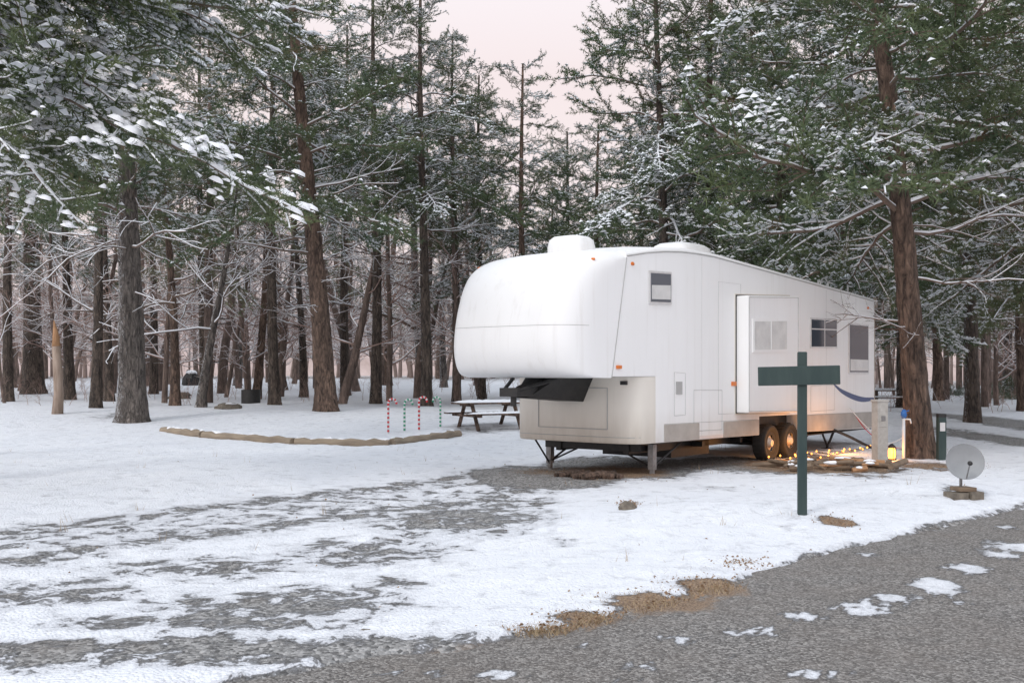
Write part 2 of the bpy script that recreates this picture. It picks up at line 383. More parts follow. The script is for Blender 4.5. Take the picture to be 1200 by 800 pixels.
def bare_rec(mb,p,d,L,r,depth,rng,snow,mi=0,tw=.35,sides=5,upb=.04,si=1):
    n=6 if depth>1 else 4
    pts=path(p,d,L,n,rng,.13,-upb); rad=np.linspace(r,r*.35,n+1)
    mb.tube(pts,rad,sides if depth>1 else 3,mi,False)
    if snow>0 and r>.006 and abs(unit(pts[-1]-pts[0])[2])<.85 and rng.random()<.6+.4*snow:
        mb.tube(pts+np.array([0,0,1])*(rad[:,None]*.8+.003),rad*.75+.007*snow,4,si,False)
    if depth<=0: return
    nb=int(rng.integers(4,7))
    for i in range(nb):
        q=rng.uniform(.25,.98); j=min(n-1,int(q*n)); pp=pts[j]*(1-(q*n-j))+pts[j+1]*(q*n-j); dd=unit(pts[j+1]-pts[j])
        pr=rng.normal(0,1,3); pr[2]=pr[2]*.6+.15; pr=unit(pr-dd*np.dot(pr,dd))
        bare_rec(mb,pp,unit(dd*.75+pr*rng.uniform(.5,1)),L*rng.uniform(.35,.6)*(1.15-q*.4),r*(.5)*(1.1-q*.4),depth-1,rng,snow,mi,tw,sides,upb,si)
limbs=[]
for i in range(5):
    mb=MB(); bare_rec(mb,(0,0,0),(1,0,.12),2.6,.03,3,np.random.default_rng(300+i),.9,0,upb=.0,si=2); limbs.append(pack(mb))
dead=[]
for i in range(4):
    mb=MB(); bare_rec(mb,(0,0,0),(1,0,.0),2.2,.026,2,np.random.default_rng(330+i),.45,0,upb=-.01,si=2); dead.append(pack(mb))
def trunk_path(x,y,h,lean,rng,wob=.02):
    n=16; z0=H(x,y)-.15; pts=[]
    ph=rng.uniform(0,6,4)
    for i in range(n+1):
        s=i/n; z=h*s
        pts.append((lean[0]*z/10+lean[2]*(z/10)**2+wob*math.sin(ph[0]+s*5)*h*.25-wob*math.sin(ph[0])*h*.25,lean[1]*z/10+wob*math.sin(ph[1]+s*4)*h*.25-wob*math.sin(ph[1])*h*.25,z))
    return np.array(pts),z0
def trunk_mesh(pts,r,mats,seed,sides=20,top=.2):
    rng=random.Random(seed); mb=MB(); n=len(pts)
    t=np.linspace(0,n-1,110); P=np.stack([np.interp(t,range(n),pts[:,k]) for k in range(3)],1)
    s=np.linspace(0,1,110); rad=r*(1-(1-top)*s)+r*.45*np.exp(-P[:,2]/.35)
    mb.tube(P,rad,sides,0,False)
    V=mb.v[0]
    for i in range(len(V)):
        q=V[i]; ring=i//sides; c=P[ring]; k=1+.10*mnoise.noise(Vector((q[0]*5,q[1]*5,q[2]*1.3+seed)))+.10*mnoise.noise(Vector((q[0]*16,q[1]*16,q[2]*4)))
        V[i]=c+(q-c)*k
    for _ in range(12):
        j=rng.randint(14,85); a=rng.uniform(0,6.28); d=np.array([math.cos(a),math.sin(a),rng.uniform(-.1,.4)])
        mb.tube([P[j],P[j]+d*(rad[j]+rng.uniform(.1,.5))],[.03,.012],5,0,True)
    return mb.mesh('trunk',mats)
def crown_items(pts,h,cb,n,bl,snowy,rng,taper,deadn,limb,az=None):
    def on(z): return tuple(np.interp(z,pts[:,2],pts[:,k]) for k in range(3))
    a=rng.uniform(0,6); it=[]
    for i in range(n):
        s=(i+rng.uniform(0,.9))/n; z=cb+(h-cb)*s; a+=2.4+rng.uniform(-.7,.7)
        aa=a if az is None else rng.uniform(az[0],az[1])
        l=bl*((1-s)**taper*.85+.18)*rng.uniform(.55,1.2)
        P=br_h[rng.integers(len(br_h))] if rng.random()<snowy else br_l[rng.integers(len(br_l))]
        pitch=rng.uniform(-.25,.28)-.45*s*s
        it.append((P,xf(on(z),rng.uniform(-.3,.3),pitch+.05,aa,(l/3,l/3*rng.uniform(.85,1.1),l/3))))
    for i in range(deadn):
        z=rng.uniform(max(1.8,cb*.55),cb+1.0); l=rng.uniform(.4,1.0)
        it.append((dead[rng.integers(len(dead))],xf(on(z),rng.uniform(-.6,.6),rng.uniform(-.2,.25),rng.uniform(0,6.28),l)))
    for i in range(limb):
        z=rng.uniform(cb*.8,cb+1.5); l=rng.uniform(.8,1.4)
        it.append((limbs[rng.integers(len(limbs))],xf(on(z),rng.uniform(-.5,.5),rng.uniform(-.35,.1),rng.uniform(0,6.28),l)))
    return it
def pine(px,py,rpx,h,lean=(0,0,0),cb=4.5,n=46,bl=3.0,snowy=.5,seed=1,bark='bark',xy=None,deadn=8,taper=.5,az=None,limb=0,extra=None):
    rng=np.random.default_rng(seed)
    x,y=xy if xy else world(px,py)
    r=rpx/2/F*y if rpx>1 else rpx
    pts,z0=trunk_path(x,y,h,lean,rng)
    e=empty('pine_tree',(x,y,z0)); obj('trunk',trunk_mesh(pts,r,[bark],seed),e)
    it=crown_items(pts,h,cb,n,bl,snowy,rng,taper,deadn,limb,az)
    if extra: it+=extra(x,y,z0,pts,rng)
    obj('branches',merge('branches',it,PM),e)
    return e
crown_cache={}
def pine_s(px,y,r,key,s=1,bark='bark_dark',rot=None,seed=0,sz=None):
    h=16
    if key not in crown_cache:
        rng=np.random.default_rng(900+key)
        pts,_=trunk_path(0,0,h,(rng.normal(0,.15),rng.normal(0,.15),0),rng)
        P={0:(4.0,50,3.9,.35),1:(3.4,54,3.7,.25),2:(5.0,46,3.9,.3),3:(7.6,38,3.5,.55)}[key]
        it=crown_items(pts,h,P[0],P[1],P[2],P[3],rng,.5,6,1)
        crown_cache[key]=(merge('branches',it,PM),trunk_mesh(pts,.21,[bark],key+50))
    x=at(px,y); cm,tm=crown_cache[key]
    e=empty('pine_tree',(x,y,H(x,y)-.15),(0,0,random.uniform(0,6.28) if rot is None else rot))
    sz=sz or s; e.scale=(s,s,sz)
    obj('trunk',tm,e); obj('branches',cm,e); return e
def bare_tree(px,py,rpx,h,lean=(0,0,0),seed=1,nl=16,cb=2.5,bl=1.0,xy=None,bark='bark'):
    rng=np.random.default_rng(seed); x,y=xy if xy else world(px,py); r=rpx/2/F*y
    pts,z0=trunk_path(x,y,h,lean,rng,.045)
    e=empty('bare_tree',(x,y,z0)); obj('trunk',trunk_mesh(pts,r,[bark],seed,12),e)
    it=[]
    for i in range(nl):
        s=(i+rng.random())/nl; z=cb+(h-cb)*s*.97; p=[np.interp(z,pts[:,2],pts[:,k]) for k in range(3)]
        l=bl*(1.25-.8*s)*rng.uniform(.7,1.3)
        it.append((limbs[rng.integers(5)],xf(p,rng.uniform(-.6,.6),rng.uniform(-.75,-.05),rng.uniform(0,6.28),l)))
    obj('limbs',merge('limbs',it,PM),e); return e
def bough_extra(targets):
    def fn(x,y,z0,pts,rng):
        it=[]
        for k,(px,py,Y,zs,Lf) in enumerate(targets):
            t=np.array([at(px,Y),Y,EYE+(HZ-py)/F*Y]); p=np.array([x+np.interp(zs-z0,pts[:,2],pts[:,0]),y,zs]); d=t-p; L=np.linalg.norm(d)
            yaw=math.atan2(d[1],d[0]); pit=-math.asin(d[2]/L); s=L/6.2*1.04
            it.append((br_big[k%3],xf((p[0]-x,p[1]-y,p[2]-z0),rng.uniform(-.15,.15),pit+.03,yaw,(s,min(s,1.0),min(s,1.0)))))
        return it
    return fn
# ---- left group
pine(155,495,33,15,(-.1,0,0),5.8,44,3.6,.6,11,'bark',limb=4,deadn=8)
pine(383,483,26,17,(-.55,0,-.15),6.4,52,4.0,.5,12,'bark_red',limb=5,deadn=10)
pine(40,462,24,16,(-.5,0,0),6.5,38,3.4,.6,13,'bark_dark',deadn=4)
pine(82,470,13,13,(-.4,0,0),5.5,28,2.7,.7,14,'bark_dark')
pine(0,0,.26,14,(.1,0,0),5.6,32,4.0,.8,15,'bark',xy=(-8.9,14.0),deadn=2,taper=.4,az=(-1.0,.9),
     extra=bough_extra([(352,262,13,6.3,1),(255,165,12.6,6.8,1),(135,235,12.2,5.2,1),(300,95,14.5,7.6,1),(190,60,12,7.0,1),(60,150,11.6,5.9,1),(230,215,16,6.4,1),(320,190,13.5,6.9,1)]))
pine(0,0,.2,14,(.1,0,0),6.4,30,3.7,.8,16,'bark',xy=(-10.5,19.5),deadn=2,az=(-1.3,.9))
bare_tree(235,478,12,8,(1.0,0,.6),21,14,2.6,.9)
bare_tree(495,466,12,15,(-.1,0,0),22,28,3.0,1.5)
bare_tree(333,458,9,11,(-.9,0,0),23,16,3.0,1.2,bark='bark_red')
bare_tree(520,455,9,10,(.2,0,0),24,18,3.0,1.2)
bare_tree(412,452,9,12,(-1.0,0,0),25,18,3.0,1.2,bark='bark_red')
bare_tree(455,452,10,13,(.5,0,0),26,18,3.0,1.2,bark='bark_red')
bare_tree(278,452,10,13,(.9,0,0),27,18,3.0,1.2)
bare_tree(560,452,10,10,(.6,0,.2),28,20,3.0,1.4)
bare_tree(0,0,12,12,(-.3,0,0),29,16,3.0,1.1,xy=(at(205,38),38),bark='bark_red')
bare_tree(0,0,11,12,(.2,0,0),30,16,3.0,1.1,xy=(at(128,42),42),bark='bark_dark')
bare_tree(0,0,11,12,(.3,0,0),31,16,3.0,1.1,xy=(at(300,44),44),bark='bark_red')
bare_tree(0,0,10,12,(-.2,0,0),32,16,3.0,1.1,xy=(at(356,46),46),bark='bark_dark')
for px,y,k,s in ((240,44,3,1.0),(322,39,3,1.05),(112,36,3,.95),(10,42,3,1.0),(440,40,3,1.05),(500,37,3,1.0),(405,48,3,1.1),(180,50,3,1.0)): pine_s(px,y,.2,k,s)
# ---- centre
pine_s(618,38,.2,1,.84,'bark_red',sz=.80); pine_s(565,44,.2,2,.86,sz=.88); pine_s(705,38,.2,1,.76,sz=.66); pine_s(660,48,.2,0,.86,sz=.78); pine_s(535,42,.2,3,.9,sz=.95)
# ---- right group
pine(1080,538,31,16,(-.95,0,-.1),4.6,60,4.2,.35,41,'bark_red',deadn=7,limb=2)
pine(0,0,.22,16,(0,0,0),4.4,56,4.2,.35,45,'bark_dark',xy=(at(992,30),30),deadn=8,limb=2)
pine(0,0,.24,15,(.1,0,0),4.4,56,4.4,.5,47,'bark_dark',xy=(at(1245,24),24),deadn=4,limb=2)
for px,y,k,s in ((778,33,0,1.0),(838,35,1,1.05),(915,33,2,1.08),(1140,31,0,1.08),(1200,38,1,1.0),(1058,42,2,1.1),(800,44,1,1.0),(880,46,0,1.1),(960,40,1,1.05),(1100,50,1,1.1),(750,46,1,.84),(1180,55,0,1.15)): pine_s(px,y,.2,k,s)
# ---- distant forest
farb=[mk(520+j,3.0,.4,4,.19,.02,.17,False) for j in range(3)]
def far_pine(seed):
    rng=np.random.default_rng(seed); h=15; it=[]; mb=MB()
    mb.tube([(0,0,-1),(0,0,5),(.1,0,10),(0,0,h)],[.2,.17,.12,.03],7,3); it.append((pack(mb),np.eye(4)))
    a=0
    for i in range(28):
        s=(i+rng.random())/28; z=4.8+(h-4.8)*s; a+=2.4+rng.uniform(-.6,.6); l=3.4*((1-s)**.5*.85+.18)*rng.uniform(.6,1.2)/3
        it.append((farb[rng.integers(3)],xf((0,0,z),0,rng.uniform(-.2,.3),a,l)))
    Vs=[];Ls=[];Cs=[];Ms=[];o=0
    for (V,L,C,Mi),R in it: Vs.append(V@R[:3,:3].T+R[:3,3]);Ls.append(L+o);Cs.append(C);Ms.append(Mi);o+=len(V)
    return np.vstack(Vs),np.concatenate(Ls),np.concatenate(Cs),np.concatenate(Ms)
far_p=[far_pine(530+i) for i in range(3)]
def pole(seed):
    rng=np.random.default_rng(seed); mb=MB(); h=rng.uniform(10,14)
    pts=path((0,0,-1),(rng.normal(0,.10),rng.normal(0,.10),1),h+1,12,rng,.04); r=rng.uniform(.09,.19); mb.tube(pts,np.linspace(r,.03,13),7,3,False)
    for i in range(24):
        q=rng.uniform(.18,.98); j=int(q*12); j=min(j,11); p=pts[j]+(pts[j+1]-pts[j])*(q*12-j)
        a=rng.uniform(0,6.28); bare_rec(mb,p,(math.cos(a),math.sin(a),rng.uniform(.1,.9)),rng.uniform(1.6,3.6)*(1.2-q*.5),.04*(1.2-q),2,rng,.35,0,sides=4,si=2)
    return pack(mb)
poles=[pole(600+i) for i in range(8)]
PLOT=14
def plot(seed,npine,npole,mats):
    rng=np.random.default_rng(seed); it=[]; pl=[]
    for i in range(npole+npine):
        for _ in range(30):
            x,y=rng.uniform(-PLOT/2,PLOT/2,2)
            if all((a-x)**2+(b-y)**2>1.8 for a,b in pl): break
        pl.append((x,y)); s=rng.uniform(.7,1.1); wd=s*rng.uniform(.7,1.6)
        P=far_p[rng.integers(3)] if i<npine else poles[rng.integers(8)]
        it.append((P,xf((x,y,0),0,0,rng.uniform(0,6.28),(wd if i>=npine else s,wd if i>=npine else s,s))))
    return merge('woodland_plot',it,mats)
MN=['twig_far_haze','needle_far_haze','snow','bark_far_haze']; MHz=['twig_haze','needle_haze','snow','bark_haze']
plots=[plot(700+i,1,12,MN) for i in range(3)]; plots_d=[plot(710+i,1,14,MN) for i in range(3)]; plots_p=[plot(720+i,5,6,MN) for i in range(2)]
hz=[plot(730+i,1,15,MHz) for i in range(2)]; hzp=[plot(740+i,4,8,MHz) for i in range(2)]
fe=empty('distant_forest'); rng=random.Random(5)
yy=46; k=0
while yy<112:
    nx=int((.62*yy+8)/PLOT)+1
    for i in range(-nx,nx+1):
        x=i*PLOT+((yy//PLOT)%2)*5+rng.uniform(-1,1); y=yy+rng.uniform(-1,1); px=600+x/y*F
        if px<-220 or px>1400: continue
        if 520<px<790 and y<66: continue
        if y<76: L=plots_d if 180<px<640 else (plots_p if px>640 else plots)
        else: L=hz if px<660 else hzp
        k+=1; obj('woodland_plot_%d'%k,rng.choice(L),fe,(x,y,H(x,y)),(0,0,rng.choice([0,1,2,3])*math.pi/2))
    yy+=PLOT
def rise():
    V=[];fs=[];n=240
    for i in range(n+1):
        a=math.radians(-70+140*i/n); R=150
        t=10+3*mnoise.noise(Vector((a*9,0,0)))+1.2*mnoise.noise(Vector((a*60,0,0)))+.8*mnoise.noise(Vector((a*200,0,4)))
        V+=[(R*math.sin(a),R*math.cos(a),-1),(R*1.05*math.sin(a),R*1.05*math.cos(a),t*.5),(R*1.15*math.sin(a),R*1.15*math.cos(a),t)]
    for i in range(n):
        for j in range(2): q=i*3+j; fs.append((q,q+3,q+4,q+1))
    mb=MB(); mb.add(V,fs,0); M['hill']=simple('wooded_hill_haze',(.38,.29,.26),(.56,.45,.42),1,.5,b_str=0,stretch=(1,1,.15),detail=8)  # pale pink paints the hazy glow behind the trees into the hill
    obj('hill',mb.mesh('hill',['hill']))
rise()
mb=MB(); r2=np.random.default_rng(9)
for i in range(340):
    y=r2.uniform(36,60); x=r2.uniform(-.55,.6)*y
    if -.2*y<x<.12*y and r2.random()<.5: continue
    bare_rec(mb,(x,y,H(x,y)-.05),(r2.normal(0,.3),r2.normal(0,.3),1),r2.uniform(.4,1.2),.012,2,r2,.3,0,sides=3)
obj('undergrowth',mb.mesh('undergrowth',['twig_far_haze','snow']))
for px,py,s in((1165,470,.35),(1120,466,.25),(1195,468,.4)):
    x,y=world(px,py); it=[]; rg=np.random.default_rng(int(px))
    for k in range(14): it.append((br_l[k%6],xf((0,0,.1),0,-rg.uniform(.2,1.1),k*2.4,s*rg.uniform(.7,1.1))))
    obj('evergreen_shrub',merge('shrub',it,PM),None,(x,y,H(x,y)))
# ------------------------------------------------------------------ RV
def side(px,py,w=0.):
    q=(px-600)/F; ax=OX+w*Wd[0]; ay=OY+w*Wd[1]
    t=(q*ay-ax)/(U[0]-q*U[1]); return t,EYE+(HZ-py)/F*(ay+t*U[1])
def paint(name,c,c2,rough=.35,dirt=.0):
    m,nt,b=newmat(name); v=objco(nt,(1,1,.35)); f=noise(nt,1.5,6,.6,v)
    col=mixc(nt,ramp(nt,f,.3,.75),c,c2)
    if dirt:
        sx=nt.nodes.new('ShaderNodeSeparateXYZ'); tc=nt.nodes.new('ShaderNodeTexCoord'); nt.links.new(tc.outputs['Object'],sx.inputs[0])
        lo=ramp(nt,sx.outputs[2],1.1,.45); g=noise(nt,6,6,.7,objco(nt,(1,1,.3)))
        m2=math2(nt,'MULTIPLY',math2(nt,'MULTIPLY',lo,g),dirt)
        col=mixc(nt,m2,col,(.35,.28,.21))
        st_=noise(nt,7,5,.6,objco(nt,(1.2,1.2,.06))); col=mixc(nt,math2(nt,'MULTIPLY',ramp(nt,st_,.55,.8),.24),col,(.50,.46,.40))
    nt.links.new(col,b.inputs['Base Color']); b.inputs['Roughness'].default_value=rough
    b.inputs['Specular IOR Level'].default_value=.35
    return m
M['rv']=paint('rv_white',(.88,.88,.875),(.84,.84,.83),.42,.6)
M['rvlow']=paint('rv_basement',(.78,.74,.67),(.70,.66,.59),.5,.9)
M['trim']=simple('rv_grey_trim',(.46,.43,.39),(.34,.31,.28),.5,3,b_str=0)
M['seam']=simple('seam_grey',(.36,.36,.35),(.46,.46,.45),.5,3,b_str=0)
M['black']=simple('black_steel',(.012,.012,.013),(.03,.028,.026),.5,12)
M['rubber']=simple('tyre_rubber',(.02,.02,.02),(.035,.033,.03),.8,20)
M['rim']=simple('wheel_rim',(.75,.68,.60),(.5,.38,.28),.4,6,b_str=0)
M['steel']=simple('galvanised_steel',(.33,.33,.34),(.2,.19,.18),.45,12,metal=.5)
M['alu']=simple('aluminium',(.7,.7,.7),(.6,.6,.6),.35,10,metal=.4,b_str=0)
M['blue']=simple('blue_decal',(.03,.05,.14),(.04,.07,.2),.4,4,b_str=0)
M['blind']=simple('window_blind',(.72,.72,.70),(.55,.55,.54),.3,3,b_str=0)
M['amber']=simple('amber_lens',(.75,.2,.02),(.6,.14,.02),.3,4,b_str=0)
m,nt,b=newmat('dark_glass'); f=noise(nt,1.5,2); nt.links.new(mixc(nt,f,(.03,.04,.055),(.08,.10,.13)),b.inputs['Base Color']); b.inputs['Roughness'].default_value=.06; M['glass']=m
rv=empty('fifth_wheel_trailer',(OX,OY,0),(0,0,TH))
WD=2.44
def ztop(t): return float(np.interp(t,[-.3,.2,1.0,2.0,2.9,10.3],[3.42,3.48,3.62,3.70,3.70,3.34]))
def loft(st):
    mb=MB(); V=[]; 
    for k,(t,zb) in enumerate(st):
        zt=ztop(t)
        ring=[(0,zb),(0,zt-.1),(.012,zt-.045),(.045,zt-.012),(.1,zt),(.6,zt+.045),(1.22,zt+.065),(1.84,zt+.045),(WD-.1,zt),(WD-.045,zt-.012),(WD-.012,zt-.045),(WD,zt-.1),(WD,zb)]
        for w,z in ring:
            tt=t
            if k==0: tt=-.22+.42*(z-1.6)/1.9
            V.append((tt,w,z))
    n=13; fs=[]
    for i in range(len(st)-1):
        for j in range(n):
            q=(j+1)%n; fs.append((i*n+j,(i+1)*n+j,(i+1)*n+q,i*n+q))
    fs.append(tuple((len(st)-1)*n+j for j in range(n))[::-1]); fs.append(tuple(range(n)))
    mb.add(V,fs,0); return mb
st=[(.2,1.6),(.6,1.6),(.999,1.6),(1.0,.56),(2,.55),(3,.54),(4.55,.52),(4.56,.86),(5.5,.85),(6.5,.84),(6.51,.49),(8,.46),(10.0,.42),(10.3,.44)]
b_=loft(st); obj('body',b_.mesh('body',['rv'],True,30),rv)
def sel(n,m):
    a=np.linspace(-math.pi/2,math.pi/2,m); v=np.sign(np.sin(a))*np.abs(np.sin(a))**(2/n); e=np.abs(np.cos(a))**(2/n); v[0]=-1;v[-1]=1;e[0]=e[-1]=0
    return list(zip(v,e))
def boxt(v): return 1.02-.62*max(0,1-abs(v)**5)**.2
mb=MB(); V=[];fs=[]; S5=sel(5,41); zz=[.56,.6,1.0,1.595]
for z in zz:
    for v,e_ in S5: V.append((1.02-.62*e_*(1-.05*(z<.58)),WD/2+v*WD/2*.999,z))
n=41
for i in range(3):
    for j in range(n-1): fs.append((i*n+j,i*n+j+1,(i+1)*n+j+1,(i+1)*n+j))
fs.append(tuple(range(n))); mb.add(V,fs,0); obj('front_basement',mb.mesh('basement',['rvlow'],True,40),rv)
prof=[(-.22,1.6),(-.6,1.585),(-.94,1.585),(-1.17,1.65),(-1.30,1.84),(-1.34,2.12),(-1.27,2.56),(-1.10,2.98),(-.84,3.27),(-.50,3.44),(-.1,3.52),(.2,3.545)]
def cat(P,m=6):
    P=np.array(P); out=[]
    for i in range(len(P)-1):
        p0=P[max(i-1,0)];p1=P[i];p2=P[i+1];p3=P[min(i+2,len(P)-1)]
        for k in range(m):
            s=k/m; out.append(.5*((2*p1)+(-p0+p2)*s+(2*p0-5*p1+4*p2-p3)*s*s+(-p0+3*p1-3*p2+p3)*s**3))
    out.append(P[-1]); return np.array(out)
PR=cat(prof)
NE=4.6
def nosept(tp,zp,v,off=0,e_=None):
    z=zp-(.065*sm((zp-3.1)/.4))+.065*(1-v*v)*sm((zp-3.1)/.4)-.1*abs(v)**14*sm((zp-2.9)/.5)
    tj=-.22+.42*(min(max(z,1.6),3.5)-1.6)/1.9
    if e_ is None: e_=max(0,1-abs(v)**NE)**(1/NE)
    return (tj+(tp-off-tj)*e_,WD/2+v*WD/2,z)
SN=sel(NE,49)
mb=MB(); V=[nosept(a,c,v,0,e) for a,c in PR for v,e in SN]; n=49; fs=[]
for i in range(len(PR)-1):
    for j in range(n-1): fs.append((i*n+j,(i+1)*n+j,(i+1)*n+j+1,i*n+j+1))
mb.add(V,fs,0); obj('nose_cap',mb.mesh('nose',['rv'],True,60),rv)
mb=MB()
DM=['seam','trim','amber','black','glass','alu','blind','blue','rvlow','rv']
for zs in (2.30,):
    i=int(np.argmin(abs(PR[:,1]-zs)+ (np.arange(len(PR))<12)*9)); a,c=PR[i]
    mb.tube([np.array(nosept(a,c,v,.001,e)) for v,e in SN[4:-4]],.0035,5,0)
mb.tube([(-.22+.42*(z-1.6)/1.9+.01,-.002,z) for z in np.linspace(1.6,3.38,8)],.010,6,0)
mb.tube([(t,.004,ztop(t)-.075) for t in np.linspace(.2,10.28,20)],.013,6,0)
mb.tube([(10.29,0,z) for z in (.46,3.25)],.015,6,1)
def panel(c4,w,th,mi,mb=mb):
    a=[(t,w,z) for t,z in c4]; b2=[(t,w+th,z) for t,z in c4]
    mb.add(a+b2,[(0,1,2,3),(7,6,5,4),(0,4,5,1),(1,5,6,2),(2,6,7,3),(3,7,4,0)],mi)
def prect(x0,x1,yl0,yl1,yr0,yr1,w=0.): return [side(x0,yl1,w),side(x1,yr1,w),side(x1,yr0,w),side(x0,yl0,w)]
def inset(c,d): 
    return [(c[0][0]+d,c[0][1]+d),(c[1][0]-d,c[1][1]+d),(c[2][0]-d,c[2][1]-d),(c[3][0]+d,c[3][1]-d)]
def window(c,w,frame=5,glass=4,fw=.035,bars=0,hb=False):
    panel(c,w-.022,.03,frame); g=inset(c,fw); panel(g,w-.027,.02,glass)
    for k in range(bars):
        f=(k+1)/(bars+1); x0=g[0][0]*(1-f)+g[1][0]*f; zb=g[0][1]*(1-f)+g[1][1]*f; zt=g[3][1]*(1-f)+g[2][1]*f
        panel([(x0-.014,zb),(x0+.014,zb),(x0+.014,zt),(x0-.014,zt)],w-.033,.012,frame)
    if hb:
        zl=g[0][1]*.35+g[3][1]*.65; zr=g[1][1]*.35+g[2][1]*.65
        panel([(g[0][0],zl-.012),(g[1][0],zr-.012),(g[1][0],zr+.012),(g[0][0],zl+.012)],w-.032,.010,frame)
window(prect(760,786,317,356,319,357),0)
panel(inset(prect(760,786,330,354,331,355),.05),-.03,.002,6)
window(prect(949,980,372,408,374,408),0,5,4,.035,1,True)
window(prect(994,1017,378,438,380,438),0,5,4,.04)
panel(inset(prect(994,1017,418,437,419,437),.05),-.0295,.002,6)
def outline(c,w,mi=0,r=.006):
    q=[(t,w,z) for t,z in c]; mb.tube(q+[q[0]],r,4,mi)
outline(prect(813,846,457,505,457,503),-.001,0,.005); outline(prect(790,803,436,487,437,486),-.001,0,.005)
outline(prect(842,868,330,485,333,484),-.000,0,.004)
for tt in (2.45,7.6,9.2): mb.tube([(tt,.001,.6),(tt,.001,ztop(tt)-.12)],.0035,4,0)
mb.tube([(t,.0,.86-.012*t) for t in (1.25,4.5)],.004,4,0); mb.tube([(t,.0,.90-.012*t) for t in (6.55,10.25)],.006,4,0)
outline(prect(950,978,452,482,451,480),-.001,0,.004)
panel(prect(792,799,447,462,447,462),-.012,.02,0); panel(prect(857,862,447,452,447,452),-.02,.03,2)
panel(prect(722,727,428,432,428,432),-.03,.04,2)
def skirt(t0,t1,z0a,z0b,hh): panel([(t0,z0a),(t1,z0b),(t1,z0b+hh),(t0,z0a+hh)],-.012,.02,1)
skirt(1.25,2.35,.565,.555,.27); skirt(3.2,4.54,.54,.53,.27); skirt(6.52,10.28,.49,.445,.33)
panel([(2.36,.56),(3.19,.545),(3.19,.60),(2.36,.61)],-.008,.02,5)
sw=cat([side(976,449),side(986,458),side(1000,465),side(1012,468),side(1024,467)],5); ns_=len(sw)-1
for k in range(ns_):
    f1,f2=k/ns_,(k+1)/ns_; th1=.02+.10*math.sin(math.pi*min(1,f1*.9)); th2=.02+.10*math.sin(math.pi*min(1,f2*.9))
    (a,b1),(c,d1)=sw[k],sw[k+1]; panel([(a,b1-th1/2),(c,d1-th2/2),(c,d1+th2/2),(a,b1+th1/2)],-.004,.006,7)
SP=.24
sl=prect(877,936,346,484,347,483,-SP)
obj_s=MB(); a=[(t,-SP,z) for t,z in sl]; b2=[(t,.05,z) for t,z in sl]
obj_s.add(a+b2,[(0,1,2,3),(7,6,5,4),(0,4,5,1),(1,5,6,2),(2,6,7,3),(3,7,4,0)],0)
so=obj('slide_out',obj_s.mesh('slide',['rv'],False),rv); bv=so.modifiers.new('b','BEVEL'); bv.width=.02; bv.segments=2
gs=[(sl[0][0]-.05,sl[0][1]-.03),(sl[1][0]+.12,sl[1][1]-.03),(sl[2][0]+.12,sl[2][1]+.04),(sl[3][0]-.05,sl[3][1]+.04)]
panel(gs,-.010,.02,8); panel(inset(gs,.02),-.018,.02,3)
outline([(t,z) for t,z in inset(sl,.03)],-SP-.002,0,.008)
wn=prect(880,921,373,413,373,412,-SP); wn=[(t+.04,z) for t,z in wn]; window(wn,-SP,9,6,.05,1)
def fpt(w,z,off=.006): return (boxt((w-WD/2)/(WD/2))-off,w,z)
ws=np.linspace(.5,1.85,14)
lp=[fpt(w,.78) for w in ws]+[fpt(1.85,z) for z in (.95,1.2,1.4)]+[fpt(w,1.42) for w in ws[::-1]]+[fpt(.5,z) for z in(1.2,.95,.78)]
mb.tube(lp,.008,5,0)
mb.tube([fpt(w,.66,.0) for w in np.linspace(.03,2.4,40)],.006,4,0)
for w in (1.0,1.35): mb.box(fpt(w,1)[0]-.012,fpt(w,1)[0],w-.04,w+.04,1.3,1.34,3)
p=fpt(.22,1.5); mb.box(p[0]-.012,p[0]+.02,.17,.29,1.47,1.53,3)
def np2(z,v,off=.01):
    i=int(np.argmin(abs(PR[:,1]-z)+(np.arange(len(PR))<20)*9)); return nosept(PR[i][0],PR[i][1],v,off)
for v in (-.9,.88):
    p=np2(3.36,v,.0); mb.blob(p,(.025,.045,.02),2)
for t,z in ((.34,3.30),): mb.blob((t,-.004,z),(.05,.02,.028),2)
mb.blob((9.9,-.004,3.1),(.05,.02,.03),2)
obj('side_details',mb.mesh('details',DM,False),rv)
rb=MB()
def dome(c,sx,sy,h,mi=0):
    V=[];fs=[];lv=[(1,0),(1,.45),(.93,.8),(.75,.97),(.3,1.0)];ns=28
    for k,hh in lv:
        for j in range(ns):
            a=2*math.pi*j/ns; ca,sa=math.cos(a),math.sin(a); q=(abs(ca)**5+abs(sa)**5)**(-1/5.)
            V.append((c[0]+sx*k*ca*q,c[1]+sy*k*sa*q,c[2]+h*hh))
    for i in range(len(lv)-1):
        for j in range(ns): fs.append((i*ns+j,i*ns+(j+1)%ns,(i+1)*ns+(j+1)%ns,(i+1)*ns+j))
    fs.append(tuple((len(lv)-1)*ns+j for j in range(ns))); rb.add(V,fs,mi)
dome((.62,1.35,3.54),.30,.33,.31); dome((3.9,1.22,3.70),.62,.38,.33); dome((5.6,1.7,3.62),.2,.2,.14); dome((7.6,.9,3.5),.2,.2,.12)
obj('roof_units',rb.mesh('roof_units',['rv'],True,40),rv)
rl=MB()
for w in (.55,.95):
    rl.tube(cat([(8.6,w,3.43),(8.62,w,3.62),(8.8,w,3.72),(9.0,w,3.62),(9.02,w,3.42)],5),.016,6,0)
for t in (7.9,8.4,9.5): rl.tube([(t,.3,3.42),(t,.3,3.58),(t+.25,.3,3.58)],.02,6,0)
for w in (1.7,2.05):
    rl.tube(cat([(10.1,w,3.42),(10.2,w,3.6),(10.4,w,3.55),(10.42,w,3.2),(10.42,w,1.0)],5),.015,6,0)
